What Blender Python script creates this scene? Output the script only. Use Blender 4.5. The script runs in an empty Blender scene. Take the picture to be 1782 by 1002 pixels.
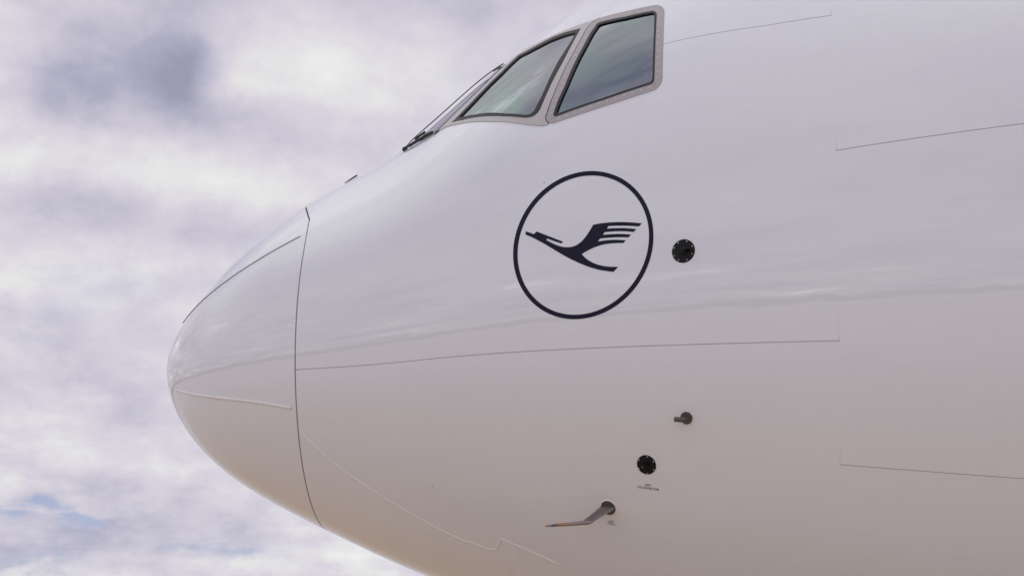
import bpy, bmesh, math
import numpy as np
from mathutils import Vector, Matrix
from mathutils.geometry import delaunay_2d_cdt

scene = bpy.context.scene
COL = scene.collection
EYE = 2.9                       # height of the eye above the apron; the profile below is measured from it

# ------------------------------------------------------------------ camera
CAM_LOC=[3.39751, -10.28979, 0.0]; CAM_R=[0.99206, 0.124062, 0.020614]; CAM_U=[0.006413, -0.2136, 0.9769]; CAM_F=[-0.125599, 0.969012, 0.2127]; CAM_LENS=62.9923

cam_data = bpy.data.cameras.new('camera')
cam_data.sensor_fit = 'HORIZONTAL'
cam_data.sensor_width = 36.0
cam_data.lens = CAM_LENS
cam_data.clip_start = 0.1
cam_data.clip_end = 6000
cam = bpy.data.objects.new('camera', cam_data)
COL.objects.link(cam)
_r, _u, _f = Vector(CAM_R), Vector(CAM_U), Vector(CAM_F)
_m = Matrix((_r, _u, -_f)).transposed().to_4x4()
_m.translation = Vector(CAM_LOC) + Vector((0, 0, EYE))
cam.matrix_world = _m
scene.camera = cam

# ------------------------------------------------------------------ colour management
scene.view_settings.view_transform = 'Standard'
scene.view_settings.look = 'None'
scene.view_settings.gamma = 1
scene.view_settings.exposure = 0.0
scene.view_settings.use_curve_mapping = False
scene.render.resolution_x, scene.render.resolution_y = 1024, 575
try:
    scene.cycles.use_denoising = True
except Exception:
    pass

# ------------------------------------------------------------------ sky
SUN_EL, SUN_AZ = math.radians(70), math.radians(65)      # azimuth from +y towards +x
CLOUDS = [(-20.14, 18.02, 2.67, 1.47, -1.1), (-21.86, 17.86, 1.47, 1.2, -0.45), (-18.61, 18.69, 0.83, 1.29, -0.7), (-18.8, 18.85, 1.29, 1.1, -0.3), (-22.71, 19.37, 3.13, 1.47, -0.35), (-22.19, 17.48, 2.21, 1.1, -0.35), (-21.75, 14.04, 2.39, 0.77, -0.8), (-22.86, 14.57, 1.29, 0.64, -0.25), (-13.8, 16.84, 2.76, 0.74, -0.45), (-16.84, 17.29, 1.1, 0.55, -0.3), (-12.31, 17.64, 1.66, 0.74, -0.2), (-16.81, 13.67, 2.58, 0.55, -0.32), (-18.0, 12.06, 0.74, 0.4, -0.45), (-22.28, 9.46, 2.76, 1.1, -0.95), (-20.96, 10.61, 2.21, 0.64, -0.2), (-22.71, 8.19, 1.66, 0.74, -0.25), (-8.37, 20.67, 3.5, 1.1, -0.12), (-17.41, 20.56, 2.21, 0.64, -0.3), (-21.04, 4.39, 2.76, 0.64, -0.45), (-16.49, 4.74, 2.39, 0.64, -0.3), (-19.02, 8.21, 1.47, 0.74, -0.1), (-15.07, 19.39, 2.76, 1.29, 0.75), (-16.51, 18.12, 1.1, 0.64, 0.8), (-18.95, 15.43, 3.5, 0.7, 0.8), (-16.89, 14.94, 1.66, 0.4, 0.3), (-23.66, 15.65, 1.29, 0.7, 0.6), (-20.19, 12.28, 2.21, 0.55, 0.65), (-22.59, 11.21, 2.02, 0.52, 0.4), (-12.38, 19.26, 2.21, 1.66, 0.35), (-21.7, 6.3, 2.94, 0.55, 0.5), (-18.39, 6.63, 2.94, 0.83, 0.45), (-16.18, 5.46, 2.02, 0.55, 0.3), (-11.57, 3.27, 2.02, 0.55, 0.4)]
GAPS = [(-21.84, 4.74, 1.75, 0.17, 0.9), (-20.88, 4.57, 0.83, 0.18, 0.6), (-22.71, 4.84, 0.74, 0.18, 0.7), (-21.83, 3.4, 1.1, 0.18, 0.9), (-22.51, 3.46, 1.1, 0.26, 0.5), (-16.17, 3.77, 1.1, 0.26, 0.8), (-17.86, 3.84, 0.74, 0.15, 0.6), (-22.3, 2.86, 1.66, 0.22, 0.7), (-19.84, 4.52, 0.55, 0.11, 0.5)]

class Graph:
    """small helper to write shader maths"""
    def __init__(self, tree):
        self.t = tree
    def node(self, kind, **kw):
        n = self.t.nodes.new(kind)
        for k, v in kw.items():
            setattr(n, k, v)
        return n
    def put(self, sock, v):
        if hasattr(v, 'is_output') or isinstance(v, bpy.types.NodeSocket):
            self.t.links.new(v, sock)
        else:
            sock.default_value = v
    def m(self, op, a, b=0.0, c=0.0, clamp=False):
        n = self.node('ShaderNodeMath', operation=op, use_clamp=clamp)
        self.put(n.inputs[0], a); self.put(n.inputs[1], b); self.put(n.inputs[2], c)
        return n.outputs[0]
    def vec(self, x, y, z):
        n = self.node('ShaderNodeCombineXYZ')
        for i, v in enumerate((x, y, z)):
            self.put(n.inputs[i], v)
        return n.outputs[0]
    def noise(self, v, scale, detail=5.0, rough=0.55, dist=0.0):
        n = self.node('ShaderNodeTexNoise')
        self.put(n.inputs['Vector'], v)
        n.inputs['Scale'].default_value = scale
        n.inputs['Detail'].default_value = detail
        n.inputs['Roughness'].default_value = rough
        n.inputs['Distortion'].default_value = dist
        return n.outputs['Fac']
    def ramp(self, fac, stops):
        n = self.node('ShaderNodeValToRGB')
        e = n.color_ramp.elements
        while len(e) < len(stops):
            e.new(0.5)
        for el, (p, c) in zip(e, stops):
            el.position = p
            el.color = (*c, 1)
        self.put(n.inputs['Fac'], fac)
        return n.outputs['Color']
    def mix(self, fac, a, b):
        n = self.node('ShaderNodeMix', data_type='RGBA')
        self.put(n.inputs[0], fac)
        self.put(n.inputs[6], a if not isinstance(a, tuple) else (*a, 1))
        self.put(n.inputs[7], b if not isinstance(b, tuple) else (*b, 1))
        return n.outputs[2]

world = bpy.data.worlds.new('World')
scene.world = world
world.use_nodes = True
wt = world.node_tree
wt.nodes.clear()
g = Graph(wt)
SKY_STRENGTH = 0.1
sky = g.node('ShaderNodeTexSky', sky_type='NISHITA', sun_disc=False, sun_elevation=SUN_EL,
             sun_rotation=SUN_AZ, air_density=1.0, dust_density=0.3, ozone_density=4.0)
tc = g.node('ShaderNodeTexCoord').outputs['Generated']
sp = g.node('ShaderNodeSeparateXYZ')
wt.links.new(tc, sp.inputs[0])
dx, dy, dz = sp.outputs
zc = g.m('MAXIMUM', dz, 0.0)
den = g.m('ADD', zc, 0.16)
px, py = g.m('DIVIDE', dx, den), g.m('DIVIDE', dy, den)
plane = g.vec(px, py, 0.0)
DEG = 180 / math.pi
az = g.m('MULTIPLY', g.m('ARCTAN2', dx, dy), DEG)
el = g.m('MULTIPLY', g.m('ARCSINE', dz), DEG)
# ragged cloud edges: the two angles wander with noise
w1 = g.m('SUBTRACT', g.noise(tc, 9.0, 6, 0.62), 0.5)
w2 = g.m('SUBTRACT', g.noise(g.vec(g.m('ADD', dx, 7.3), g.m('ADD', dy, 2.1), dz), 12.0, 6, 0.62), 0.5)
azw = g.m('MULTIPLY_ADD', w1, 3.6, az)
elw = g.m('MULTIPLY_ADD', w2, 2.2, el)
def gauss(a, e, ra, re, amp):
    u = g.m('DIVIDE', g.m('SUBTRACT', azw, a), ra)
    v = g.m('DIVIDE', g.m('SUBTRACT', elw, e), re)
    q = g.m('ADD', g.m('MULTIPLY', u, u), g.m('MULTIPLY', v, v))
    return g.m('MULTIPLY', g.m('EXPONENT', g.m('MULTIPLY', q, -0.7)), amp)
# free-running cloud field; where the known clouds are set it steps back, so that all parts of the sky have like contrast
near = gauss(-11.0, 12.0, 17.0, 15.0, 1.0)
field = g.m('MULTIPLY_ADD', g.m('SUBTRACT', g.noise(plane, 1.3, 5, 0.55), 0.5), 3.6, 0.0)
field = g.m('MULTIPLY', field, g.m('MULTIPLY_ADD', near, -0.75, 1.0))
dens = g.m('ADD', field, 0.61)
dens = g.m('ADD', dens, g.m('MULTIPLY', g.m('SUBTRACT', g.noise(tc, 13.0, 8, 0.68), 0.5), 0.62))
# small broken puffs, closer together towards the horizon
puff = g.noise(g.vec(dx, dy, g.m('MULTIPLY', dz, 1.7)), 34.0, 6, 0.6)
low = g.m('EXPONENT', g.m('MULTIPLY', zc, -7.0))
dens = g.m('ADD', dens, g.m('MULTIPLY', g.m('SUBTRACT', puff, 0.5), g.m('MULTIPLY_ADD', low, 0.85, 0.22)))
for c in CLOUDS:
    dens = g.m('ADD', dens, gauss(*c[:4], c[4] * (0.36 if c[4] < 0 else 0.27)))
K = 1.0 / SKY_STRENGTH
cloud = g.ramp(dens, [(0.0, (.33, .33, .445)), (0.2, (.43, .425, .545)), (0.45, (.60, .57, .67)),
                      (0.64, (.70, .665, .735)), (0.82, (.79, .785, .79)), (1.0, (.88, .88, .875))])
vm = g.node('ShaderNodeVectorMath', operation='SCALE')
wt.links.new(cloud, vm.inputs[0]); g.put(vm.inputs['Scale'], g.m('MULTIPLY_ADD', g.m('MAXIMUM', g.m('SUBTRACT', dens, 1.02), 0.0), 3.0 * K, K))   # the thickest sunlit cloud tops
gap = None
for c in GAPS:
    q = gauss(*c)
    gap = q if gap is None else g.m('ADD', gap, q)
other = g.m('MULTIPLY', g.m('SUBTRACT', g.noise(g.vec(px, py, 3.7), 1.7, 5, 0.6), 0.575), 6.0, clamp=True)  # blue gaps out of view, enlarged to cool the light on the skin
gapn = g.m('MULTIPLY', g.m('MULTIPLY_ADD', g.noise(g.vec(dx, dy, g.m('MULTIPLY', dz, 2.4)), 42.0, 5, 0.62), 6.0, -2.2), gap, clamp=True)
gapf = g.m('MULTIPLY', g.m('MAXIMUM', gapn, g.m('MULTIPLY', g.m('MULTIPLY', other, g.m('SUBTRACT', 1.0, near)), 1.1)), 0.85, clamp=True)
skym = g.node('ShaderNodeVectorMath', operation='MULTIPLY')
wt.links.new(sky.outputs[0], skym.inputs[0]); skym.inputs[1].default_value = (1.0, .84, 1.02)
tot = g.mix(gapf, vm.outputs[0], skym.outputs[0])
bg = g.node('ShaderNodeBackground')
wt.links.new(tot, bg.inputs[0]); bg.inputs[1].default_value = SKY_STRENGTH
wo = g.node('ShaderNodeOutputWorld')
wt.links.new(bg.outputs[0], wo.inputs[0])

# ------------------------------------------------------------------ sun behind the overcast
sd = bpy.data.lights.new('sun', 'SUN')
sd.energy = 1.5
sd.angle = math.radians(14)
sd.color = (1.0, .95, .88)
sun = bpy.data.objects.new('sun', sd)
COL.objects.link(sun)
_d = Vector((math.sin(SUN_AZ) * math.cos(SUN_EL), math.cos(SUN_AZ) * math.cos(SUN_EL), math.sin(SUN_EL)))
sun.rotation_euler = _d.to_track_quat('Z', 'Y').to_euler()
sun.location = (0, 0, 40)

# ------------------------------------------------------------------ traced data
# fuselage profile at equally spaced values of sqrt(station): axis height, upper half height, lower half height, half width (metres)
PROFILE_ZM = [1.7838, 1.7645, 1.7526, 1.7479, 1.751, 1.7629, 1.7827, 1.8068, 1.8306, 1.8525, 1.8808, 1.9196, 1.9549, 1.9834, 2.0062, 2.0239, 2.0371, 2.0462, 2.0516, 2.0536, 2.0523, 2.0479, 2.0406, 2.0304, 2.0175]
PROFILE_HU = [0.0, 0.1112, 0.2296, 0.3561, 0.4928, 0.6339, 0.7679, 0.889, 0.9991, 1.1117, 1.2826, 1.5351, 1.7977, 2.0396, 2.2505, 2.4273, 2.5721, 2.6893, 2.7842, 2.8617, 2.9259, 2.9796, 3.0246, 3.0617, 3.0912]
PROFILE_HL = [0.0, 0.1083, 0.2241, 0.3473, 0.4767, 0.609, 0.7406, 0.872, 1.0067, 1.148, 1.2989, 1.4592, 1.6256, 1.7927, 1.9552, 2.1094, 2.2533, 2.3861, 2.5074, 2.6174, 2.7162, 2.804, 2.881, 2.947, 3.0022]
PROFILE_W = [0.0, 0.1108, 0.2218, 0.333, 0.4452, 0.5592, 0.6759, 0.7967, 0.9232, 1.056, 1.1953, 1.339, 1.4829, 1.6251, 1.7649, 1.9042, 2.0431, 2.1811, 2.3174, 2.451, 2.581, 2.707, 2.8284, 2.9452, 3.0572]
# outlines on the skin as (station in metres aft of the tip, section angle in degrees above the horizontal, port side)
MARK = {
"w3_outer": [[2.6552,48.79],[2.8084,45.94],[2.9357,43.96],[2.9672,43.44],[2.9846,42.98],[2.999,42.39],[3.0104,41.7],[3.0172,41.02],[3.0192,40.46],[3.0193,35.13],
[3.0197,26.66],[3.0174,26.18],[3.0114,25.75],[3.0014,25.32],[2.9868,25.04],[2.9692,24.95],[2.9514,24.96],[2.7945,25.22],[2.626,25.69],[2.4467,26.42],
[2.4324,26.64],[2.4209,26.97],[2.4091,27.5],[2.4011,28.13],[2.3986,28.62],[2.4289,32.61],[2.4846,38.43],[2.5292,42.04],[2.5556,44.58],[2.5793,46.95],
[2.5988,48.31],[2.6235,48.72]],
"w3_seal": [[2.6361,46.51],[2.6414,47.01],[2.6569,47.06],[2.8015,44.27],[2.947,42.12],[2.9596,41.84],[2.9693,41.4],[2.9751,40.9],[2.9771,40.33],[2.9763,35.89],
[2.9766,26.9],[2.9739,26.52],[2.9666,26.3],[2.9503,26.25],[2.7127,26.74],[2.4619,27.64],[2.452,27.78],[2.4438,28.07],[2.4409,28.47],[2.4602,30.94],
[2.4917,33.59],[2.526,37.33],[2.5526,39.78],[2.5796,42.04],[2.6117,45.02]],
"w3_glass": [[2.6498,45.74],[2.6548,46.11],[2.6666,46.06],[2.8057,43.58],[2.9445,41.63],[2.9571,41.34],[2.963,40.97],[2.9654,40.44],[2.9661,36.07],[2.9669,27.13],
[2.9642,26.8],[2.9545,26.64],[2.9411,26.63],[2.7092,27.13],[2.4717,28.07],[2.4632,28.16],[2.4593,28.43],[2.4605,28.77],[2.4754,30.5],[2.5059,33.13],
[2.5399,36.61],[2.5665,39.09],[2.5936,41.3],[2.6259,44.21]],
"w2_outer": [[1.7257,49.19],[1.7874,47.68],[1.8729,43.71],[1.979,39.48],[2.0703,36.02],[2.2377,30.72],[2.305,28.77],[2.3771,27.1],[2.3995,26.8],[2.4244,26.76],
[2.4091,27.5],[2.4011,28.13],[2.3987,28.87],[2.4289,32.61],[2.4846,38.43],[2.5292,42.04],[2.5556,44.58],[2.5793,46.95],[2.5988,48.31],[2.6235,48.72],
[2.6552,48.79],[2.6144,49.46],[2.5275,51.3],[2.4392,53.18],[2.3491,55.45],[2.2796,57.17],[2.2109,59.29],[2.1751,59.63],[2.1301,60.27],[2.0991,59.03],
[2.0643,58.06],[1.9847,55.05],[1.9013,53.13],[1.8174,51.47]],
"w2_seal": [[2.5491,48.88],[2.4639,51.33],[2.3741,53.59],[2.2849,55.23],[2.2273,56.45],[2.1746,58.14],[2.1322,56.87],[2.0787,54.71],[2.0201,53.26],
[1.9126,49.67],[1.8434,47.82],[1.8244,47.52],[1.8942,44.28],[1.9999,40.36],[2.065,38.01],[2.151,35.05],[2.2337,32.5],[2.2744,31.28],[2.2977,30.74],
[2.3204,30.45],[2.3377,30.43],[2.3528,30.69],[2.3645,31.31],[2.4118,36.04],[2.4767,41.44]],
"w2_glass": [[2.5271,48.25],[2.4636,50.12],[2.3778,52.15],[2.2889,53.77],[2.2335,54.86],[2.1851,56.27],[2.1402,55.3],[2.09,53.39],[2.0301,51.96],[1.9256,48.49],
[1.8645,46.93],[1.8935,45.57],[1.9667,42.57],[2.0558,39.34],[2.1629,35.39],[2.232,33.24],[2.2796,31.8],[2.3027,31.32],[2.3186,31.28],[2.332,31.65],
[2.3676,34.31],[2.4096,38.82],[2.4466,42.14],[2.4909,45.14]],
"L1": [[3.0103,33.2],[3.2224,31.53],[3.5375,29.86],[3.8598,28.55]],
"L2": [[3.8592,10.36],[4.0843,10.26],[4.4058,10.23],[4.7003,10.22]],
"L3": [[1.0177,-13.15],[1.5445,-12.39],[1.9128,-12.62],[2.2644,-12.56],[2.587,-12.48],[2.7045,-12.38],[3.2718,-12.31],[3.8557,-11.99]],
"L4": [[3.8669,-27.62],[4.0682,-27.52],[4.322,-27.4],[4.6706,-27.36]],
"L5": [[1.0206,-32.53],[1.1033,-36.16],[1.1921,-39.88],[1.2909,-42.85],[1.3891,-45.33],[1.5059,-47.85],[1.6309,-50.35],[1.7261,-52.13],[1.8211,-53.64],
[1.888,-54.37],[1.9453,-54.88],[1.9751,-54.67],[2.0131,-54.98],[2.0509,-55.34],[2.0749,-55.37],[2.0947,-55.16],[2.1157,-54.45],[2.1326,-53.36],
[2.1423,-52.12],[2.1509,-51.27],[2.1627,-51.11],[2.1757,-51.27],[2.2408,-51.8],[2.3057,-52.33],[2.3885,-53.04],[2.4709,-53.75]],
"strip1": [[0.1267,53.23],[0.1578,50.36],[0.1923,47.84],[0.2302,45.64],[0.2715,43.74],[0.3162,42.12],[0.3643,40.75],[0.4159,39.61],[0.4708,38.69],
[0.5292,37.96],[0.5909,37.39],[0.6561,36.97],[0.7246,36.67],[0.7966,36.48],[0.872,36.36],[0.9508,36.31]],
"strip2": [[0.1451,-24.15],[0.1775,-23.7],[0.2131,-23.33],[0.252,-23.02],[0.2942,-22.78],[0.3396,-22.61],[0.3882,-22.51],[0.4402,-22.47],[0.4954,-22.5],
[0.5538,-22.6],[0.6155,-22.77],[0.6805,-23.0],[0.7487,-23.31],[0.8202,-23.68],[0.8949,-24.11],[0.9729,-24.62]],
"ring_out": [[2.9837,3.4],[2.9831,3.91],[2.9816,4.42],[2.9791,4.94],[2.9756,5.45],[2.9711,5.96],[2.9658,6.47],[2.9594,6.98],[2.9522,7.48],[2.9441,7.98],
[2.9351,8.47],[2.9252,8.96],[2.9145,9.43],[2.903,9.9],[2.8907,10.36],[2.8776,10.8],[2.8639,11.24],[2.8494,11.65],[2.8343,12.06],[2.8186,12.45],
[2.8023,12.82],[2.7855,13.17],[2.7682,13.5],[2.7505,13.81],[2.7324,14.1],[2.7139,14.37],[2.6952,14.61],[2.6763,14.83],[2.6571,15.02],[2.6379,15.18],
[2.6186,15.31],[2.5992,15.41],[2.58,15.48],[2.5608,15.52],[2.5418,15.53],[2.523,15.5],[2.5045,15.44],[2.4863,15.34],[2.4685,15.21],[2.4511,15.04],
[2.4342,14.84],[2.4178,14.61],[2.4021,14.34],[2.3869,14.03],[2.3725,13.69],[2.3587,13.32],[2.3457,12.92],[2.3335,12.48],[2.3221,12.02],[2.3116,11.53],
[2.3019,11.01],[2.2932,10.47],[2.2854,9.9],[2.2785,9.32],[2.2726,8.72],[2.2677,8.1],[2.2638,7.47],[2.2609,6.83],[2.259,6.18],[2.2581,5.53],
[2.2583,4.87],[2.2594,4.21],[2.2616,3.56],[2.2647,2.91],[2.2688,2.26],[2.2739,1.63],[2.28,1.01],[2.2869,0.4],[2.2948,-0.21],[2.3036,-0.85],
[2.3133,-1.47],[2.3238,-2.06],[2.3351,-2.63],[2.3472,-3.17],[2.36,-3.69],[2.3735,-4.17],[2.3877,-4.63],[2.4025,-5.05],[2.4179,-5.45],[2.4339,-5.81],
[2.4504,-6.14],[2.4673,-6.43],[2.4846,-6.69],[2.5023,-6.92],[2.5203,-7.11],[2.5385,-7.27],[2.557,-7.39],[2.5757,-7.48],[2.5944,-7.53],[2.6132,-7.56],
[2.6321,-7.54],[2.6508,-7.5],[2.6695,-7.43],[2.6881,-7.32],[2.7064,-7.18],[2.7246,-7.02],[2.7424,-6.82],[2.7599,-6.6],[2.777,-6.35],[2.7937,-6.08],
[2.8099,-5.78],[2.8257,-5.45],[2.8408,-5.11],[2.8554,-4.74],[2.8693,-4.35],[2.8826,-3.94],[2.8952,-3.51],[2.9071,-3.06],[2.9181,-2.6],[2.9285,-2.12],
[2.9379,-1.62],[2.9466,-1.11],[2.9544,-0.59],[2.9613,-0.06],[2.9673,0.42],[2.9724,0.9],[2.9766,1.39],[2.9798,1.89],[2.9821,2.39],[2.9834,2.89]],
"ring_in": [[2.9616,3.42],[2.9612,3.9],[2.9599,4.38],[2.9576,4.87],[2.9545,5.35],[2.9505,5.84],[2.9455,6.32],[2.9397,6.8],[2.933,7.27],[2.9254,7.75],
[2.917,8.21],[2.9078,8.67],[2.8978,9.12],[2.887,9.56],[2.8754,9.99],[2.8632,10.41],[2.8502,10.82],[2.8366,11.21],[2.8223,11.59],[2.8075,11.95],
[2.7922,12.3],[2.7763,12.62],[2.76,12.93],[2.7433,13.22],[2.7263,13.48],[2.7089,13.73],[2.6913,13.95],[2.6735,14.14],[2.6555,14.31],[2.6375,14.45],
[2.6194,14.57],[2.6013,14.65],[2.5832,14.71],[2.5653,14.73],[2.5476,14.73],[2.53,14.69],[2.5128,14.62],[2.4958,14.52],[2.4792,14.39],[2.4631,14.23],
[2.4474,14.03],[2.4322,13.8],[2.4176,13.55],[2.4035,13.26],[2.3901,12.94],[2.3773,12.59],[2.3652,12.21],[2.3538,11.81],[2.3432,11.38],[2.3334,10.92],
[2.3243,10.44],[2.3161,9.94],[2.3088,9.42],[2.3023,8.89],[2.2966,8.33],[2.2919,7.76],[2.2881,7.18],[2.2852,6.59],[2.2833,5.99],[2.2823,5.39],
[2.2822,4.78],[2.2831,4.17],[2.2849,3.57],[2.2877,2.96],[2.2914,2.36],[2.296,1.77],[2.3015,1.19],[2.3079,0.63],[2.3152,0.07],[2.3233,-0.52],
[2.3323,-1.1],[2.3421,-1.66],[2.3526,-2.19],[2.3639,-2.7],[2.376,-3.19],[2.3886,-3.65],[2.402,-4.08],[2.4159,-4.48],[2.4304,-4.85],[2.4454,-5.19],
[2.4609,-5.5],[2.4769,-5.78],[2.4932,-6.03],[2.5099,-6.24],[2.5268,-6.42],[2.544,-6.57],[2.5614,-6.69],[2.579,-6.77],[2.5966,-6.82],[2.6143,-6.84],
[2.632,-6.83],[2.6496,-6.79],[2.6672,-6.72],[2.6846,-6.61],[2.7017,-6.49],[2.7187,-6.33],[2.7354,-6.14],[2.7517,-5.93],[2.7677,-5.7],[2.7832,-5.44],
[2.7984,-5.16],[2.813,-4.85],[2.8271,-4.52],[2.8407,-4.18],[2.8537,-3.81],[2.866,-3.43],[2.8778,-3.02],[2.8888,-2.61],[2.8992,-2.17],[2.9088,-1.72],
[2.9177,-1.26],[2.9259,-0.78],[2.9332,-0.3],[2.9397,0.18],[2.9454,0.62],[2.9503,1.07],[2.9543,1.53],[2.9575,2.0],[2.9598,2.46],[2.9611,2.94]],
"crane": [[2.323,8.23],[2.3662,7.38],[2.3804,7.7],[2.4157,7.01],[2.4516,6.32],[2.4872,5.66],[2.5226,5.02],[2.5131,4.82],[2.4757,5.43],[2.4381,6.1],
[2.4332,5.92],[2.4507,5.5],[2.4682,5.13],[2.484,4.81],[2.4997,4.54],[2.5115,4.36],[2.5232,4.22],[2.5349,4.11],[2.5465,4.03],[2.5589,3.98],
[2.5697,3.97],[2.5812,4.0],[2.5927,4.07],[2.6022,4.19],[2.6117,4.34],[2.6215,4.53],[2.6306,4.77],[2.6403,5.07],[2.6493,5.38],[2.659,5.75],
[2.6679,6.14],[2.6772,6.58],[2.6962,6.57],[2.7172,6.54],[2.74,6.48],[2.7627,6.4],[2.7911,6.27],[2.8194,6.12],[2.8477,5.94],[2.8758,5.75],
[2.9252,5.37],[2.9104,5.02],[2.8835,5.21],[2.8573,5.38],[2.8291,5.55],[2.8008,5.71],[2.7782,5.82],[2.7562,5.91],[2.7488,5.59],[2.7708,5.51],
[2.7935,5.4],[2.8161,5.29],[2.8387,5.16],[2.8687,4.95],[2.8975,4.73],[2.8846,4.39],[2.8614,4.57],[2.8389,4.72],[2.8144,4.86],[2.7899,4.97],
[2.7635,5.07],[2.737,5.15],[2.7288,4.81],[2.7523,4.74],[2.775,4.66],[2.7976,4.57],[2.8202,4.45],[2.8465,4.28],[2.8713,4.1],[2.8587,3.77],
[2.8392,3.89],[2.8204,3.99],[2.7922,4.12],[2.7639,4.22],[2.7374,4.3],[2.7139,4.36],[2.7035,3.99],[2.7243,3.97],[2.7451,3.94],[2.7697,3.87],
[2.7942,3.77],[2.8206,3.61],[2.8454,3.44],[2.8328,3.13],[2.8133,3.22],[2.7944,3.29],[2.7756,3.36],[2.7567,3.4],[2.7379,3.42],[2.7189,3.39],[2.7,3.32],
[2.6811,3.21],[2.664,3.09],[2.647,2.92],[2.6337,2.77],[2.6212,2.59],[2.6282,2.34],[2.636,2.08],[2.6453,1.81],[2.6553,1.56],[2.6684,1.28],
[2.6822,1.02],[2.6974,0.79],[2.7127,0.6],[2.7297,0.42],[2.7467,0.28],[2.7618,0.18],[2.7769,0.1],[2.8077,-0.02],[2.7846,-0.7],[2.7658,-0.58],
[2.747,-0.41],[2.7243,-0.2],[2.7015,0.04],[2.6787,0.32],[2.6558,0.61],[2.6327,0.96],[2.6096,1.34],[2.5864,1.75],[2.5631,2.18],[2.5397,2.66],
[2.5162,3.17],[2.4965,3.62],[2.4768,4.09],[2.4569,4.57],[2.437,5.06],[2.4171,5.53],[2.397,5.99],[2.3809,6.38],[2.3648,6.75],[2.3426,7.24],
[2.3212,7.69]],
"screws": [[2.4706,27.08],[2.5114,26.91],[2.5547,26.8],[2.5996,26.65],[2.644,26.49],[2.6876,26.39],[2.7311,26.25],[2.7753,26.14],[2.8192,26.05],[2.8639,25.93],
[2.9075,25.87],[2.951,25.78],[2.99,26.91],[2.9903,28.13],[2.4291,28.97],[2.4392,30.16],[2.453,31.24],[2.4584,32.48],[2.4726,33.61],[2.4814,34.73],
[2.493,36.01],[2.5043,37.02],[2.9916,32.12],[2.9904,33.51],[2.9922,34.9],[2.9904,36.22],[2.9913,37.53],[2.9932,38.83],[2.995,40.21],[2.9832,41.21],
[2.9699,42.05],[2.9475,42.63],[2.9083,43.3],[2.8675,44.12],[2.8257,44.7],[2.7705,45.66],[2.7248,46.41],[2.6785,47.33],[2.5369,40.55],[2.5599,42.47],
[2.5826,44.51],[2.6061,46.28],[2.9913,30.84],[2.9909,29.51]],
"screws_gold": [[2.4332,27.77],[2.9798,26.09]],
"pts": [[3.1317,0.88],[3.1421,-22.61],[2.9422,-30.2],[2.7429,-38.56],[2.9478,-33.75],[2.9518,-34.16],[2.7545,-41.37],[2.7554,-41.83],[0.9855,2.71],
[2.4112,15.72],[1.7882,-41.22],[1.1378,68.14],[1.3955,-88.68]],
"aoa_screws": [[3.1489,2.02],[3.1063,2.0],[3.087,1.41],[3.0875,0.43],[3.1081,-0.21],[3.1505,-0.34],[3.1754,0.39],[3.1748,1.33]],
"ice_screws": [[2.9472,-28.87],[2.9064,-29.55],[2.9055,-30.93],[2.9467,-31.56],[2.9785,-30.86],[2.9781,-29.54]],
}

# ------------------------------------------------------------------ materials
def material(name):
    m = bpy.data.materials.new(name)
    m.use_nodes = True
    t = m.node_tree
    b = next(n for n in t.nodes if n.type == 'BSDF_PRINCIPLED')
    return m, Graph(t), b

def simple(name, col, rough=.5, metal=0., coat=0., bump=0., scale=60., vary=.12):
    m, g, b = material(name)
    co = g.node('ShaderNodeTexCoord').outputs['Object']
    n = g.noise(co, scale, 4)
    lo, hi = tuple(c * (1 - vary) for c in col), tuple(min(1, c * (1 + vary)) for c in col)
    g.put(b.inputs['Base Color'], g.mix(n, lo, hi))
    g.put(b.inputs['Roughness'], g.m('MULTIPLY_ADD', n, .16, rough - .08))
    b.inputs['Metallic'].default_value = metal
    b.inputs['Coat Weight'].default_value = coat
    b.inputs['Coat Roughness'].default_value = .06
    if bump:
        bn = g.node('ShaderNodeBump')
        bn.inputs['Strength'].default_value = 1
        bn.inputs['Distance'].default_value = bump
        g.put(bn.inputs['Height'], n)
        g.put(b.inputs['Normal'], bn.outputs[0])
    return m

def paint(name, col, coat=1.0):
    """gloss aircraft paint: faint mottling in the tint, slightly wavy sheet metal, traces of dirt"""
    m, g, b = material(name)
    co = g.node('ShaderNodeTexCoord').outputs['Object']
    n1 = g.noise(co, .9, 4, .6)
    n2 = g.noise(co, 14., 5, .6)
    f = g.m('MULTIPLY_ADD', n2, .3, g.m('MULTIPLY', n1, .7))
    base = g.mix(f, tuple(c * .955 for c in col), tuple(min(.9, c * 1.03) for c in col))
    # fine streaks drawn aft by the airflow
    mp = g.node('ShaderNodeMapping')
    mp.inputs['Scale'].default_value = (.35, 5., 9.)
    g.put(mp.inputs['Vector'], co)
    st = g.noise(mp.outputs[0], 3.0, 6, .65)
    stf = g.m('MULTIPLY', g.m('SUBTRACT', st, .56), .5, clamp=True)
    base = g.mix(stf, base, (col[0] * .72, col[1] * .69, col[2] * .63))
    g.put(b.inputs['Base Color'], base)
    g.put(b.inputs['Roughness'], g.m('MULTIPLY_ADD', n2, .12, .30))
    b.inputs['Specular IOR Level'].default_value = .3
    b.inputs['Coat Weight'].default_value = coat
    b.inputs['Coat IOR'].default_value = 1.72
    g.put(b.inputs['Coat Roughness'], g.m('MULTIPLY_ADD', n1, .02, .01))
    bn = g.node('ShaderNodeBump')
    bn.inputs['Strength'].default_value = 1
    bn.inputs['Distance'].default_value = .0032
    wav = g.noise(co, 1.9, 2, .4)
    fine = g.noise(co, 7.5, 2, .5)
    g.put(bn.inputs['Height'], g.m('MULTIPLY_ADD', fine, .10, wav))
    g.put(b.inputs['Coat Normal'], bn.outputs[0])
    return m

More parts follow.
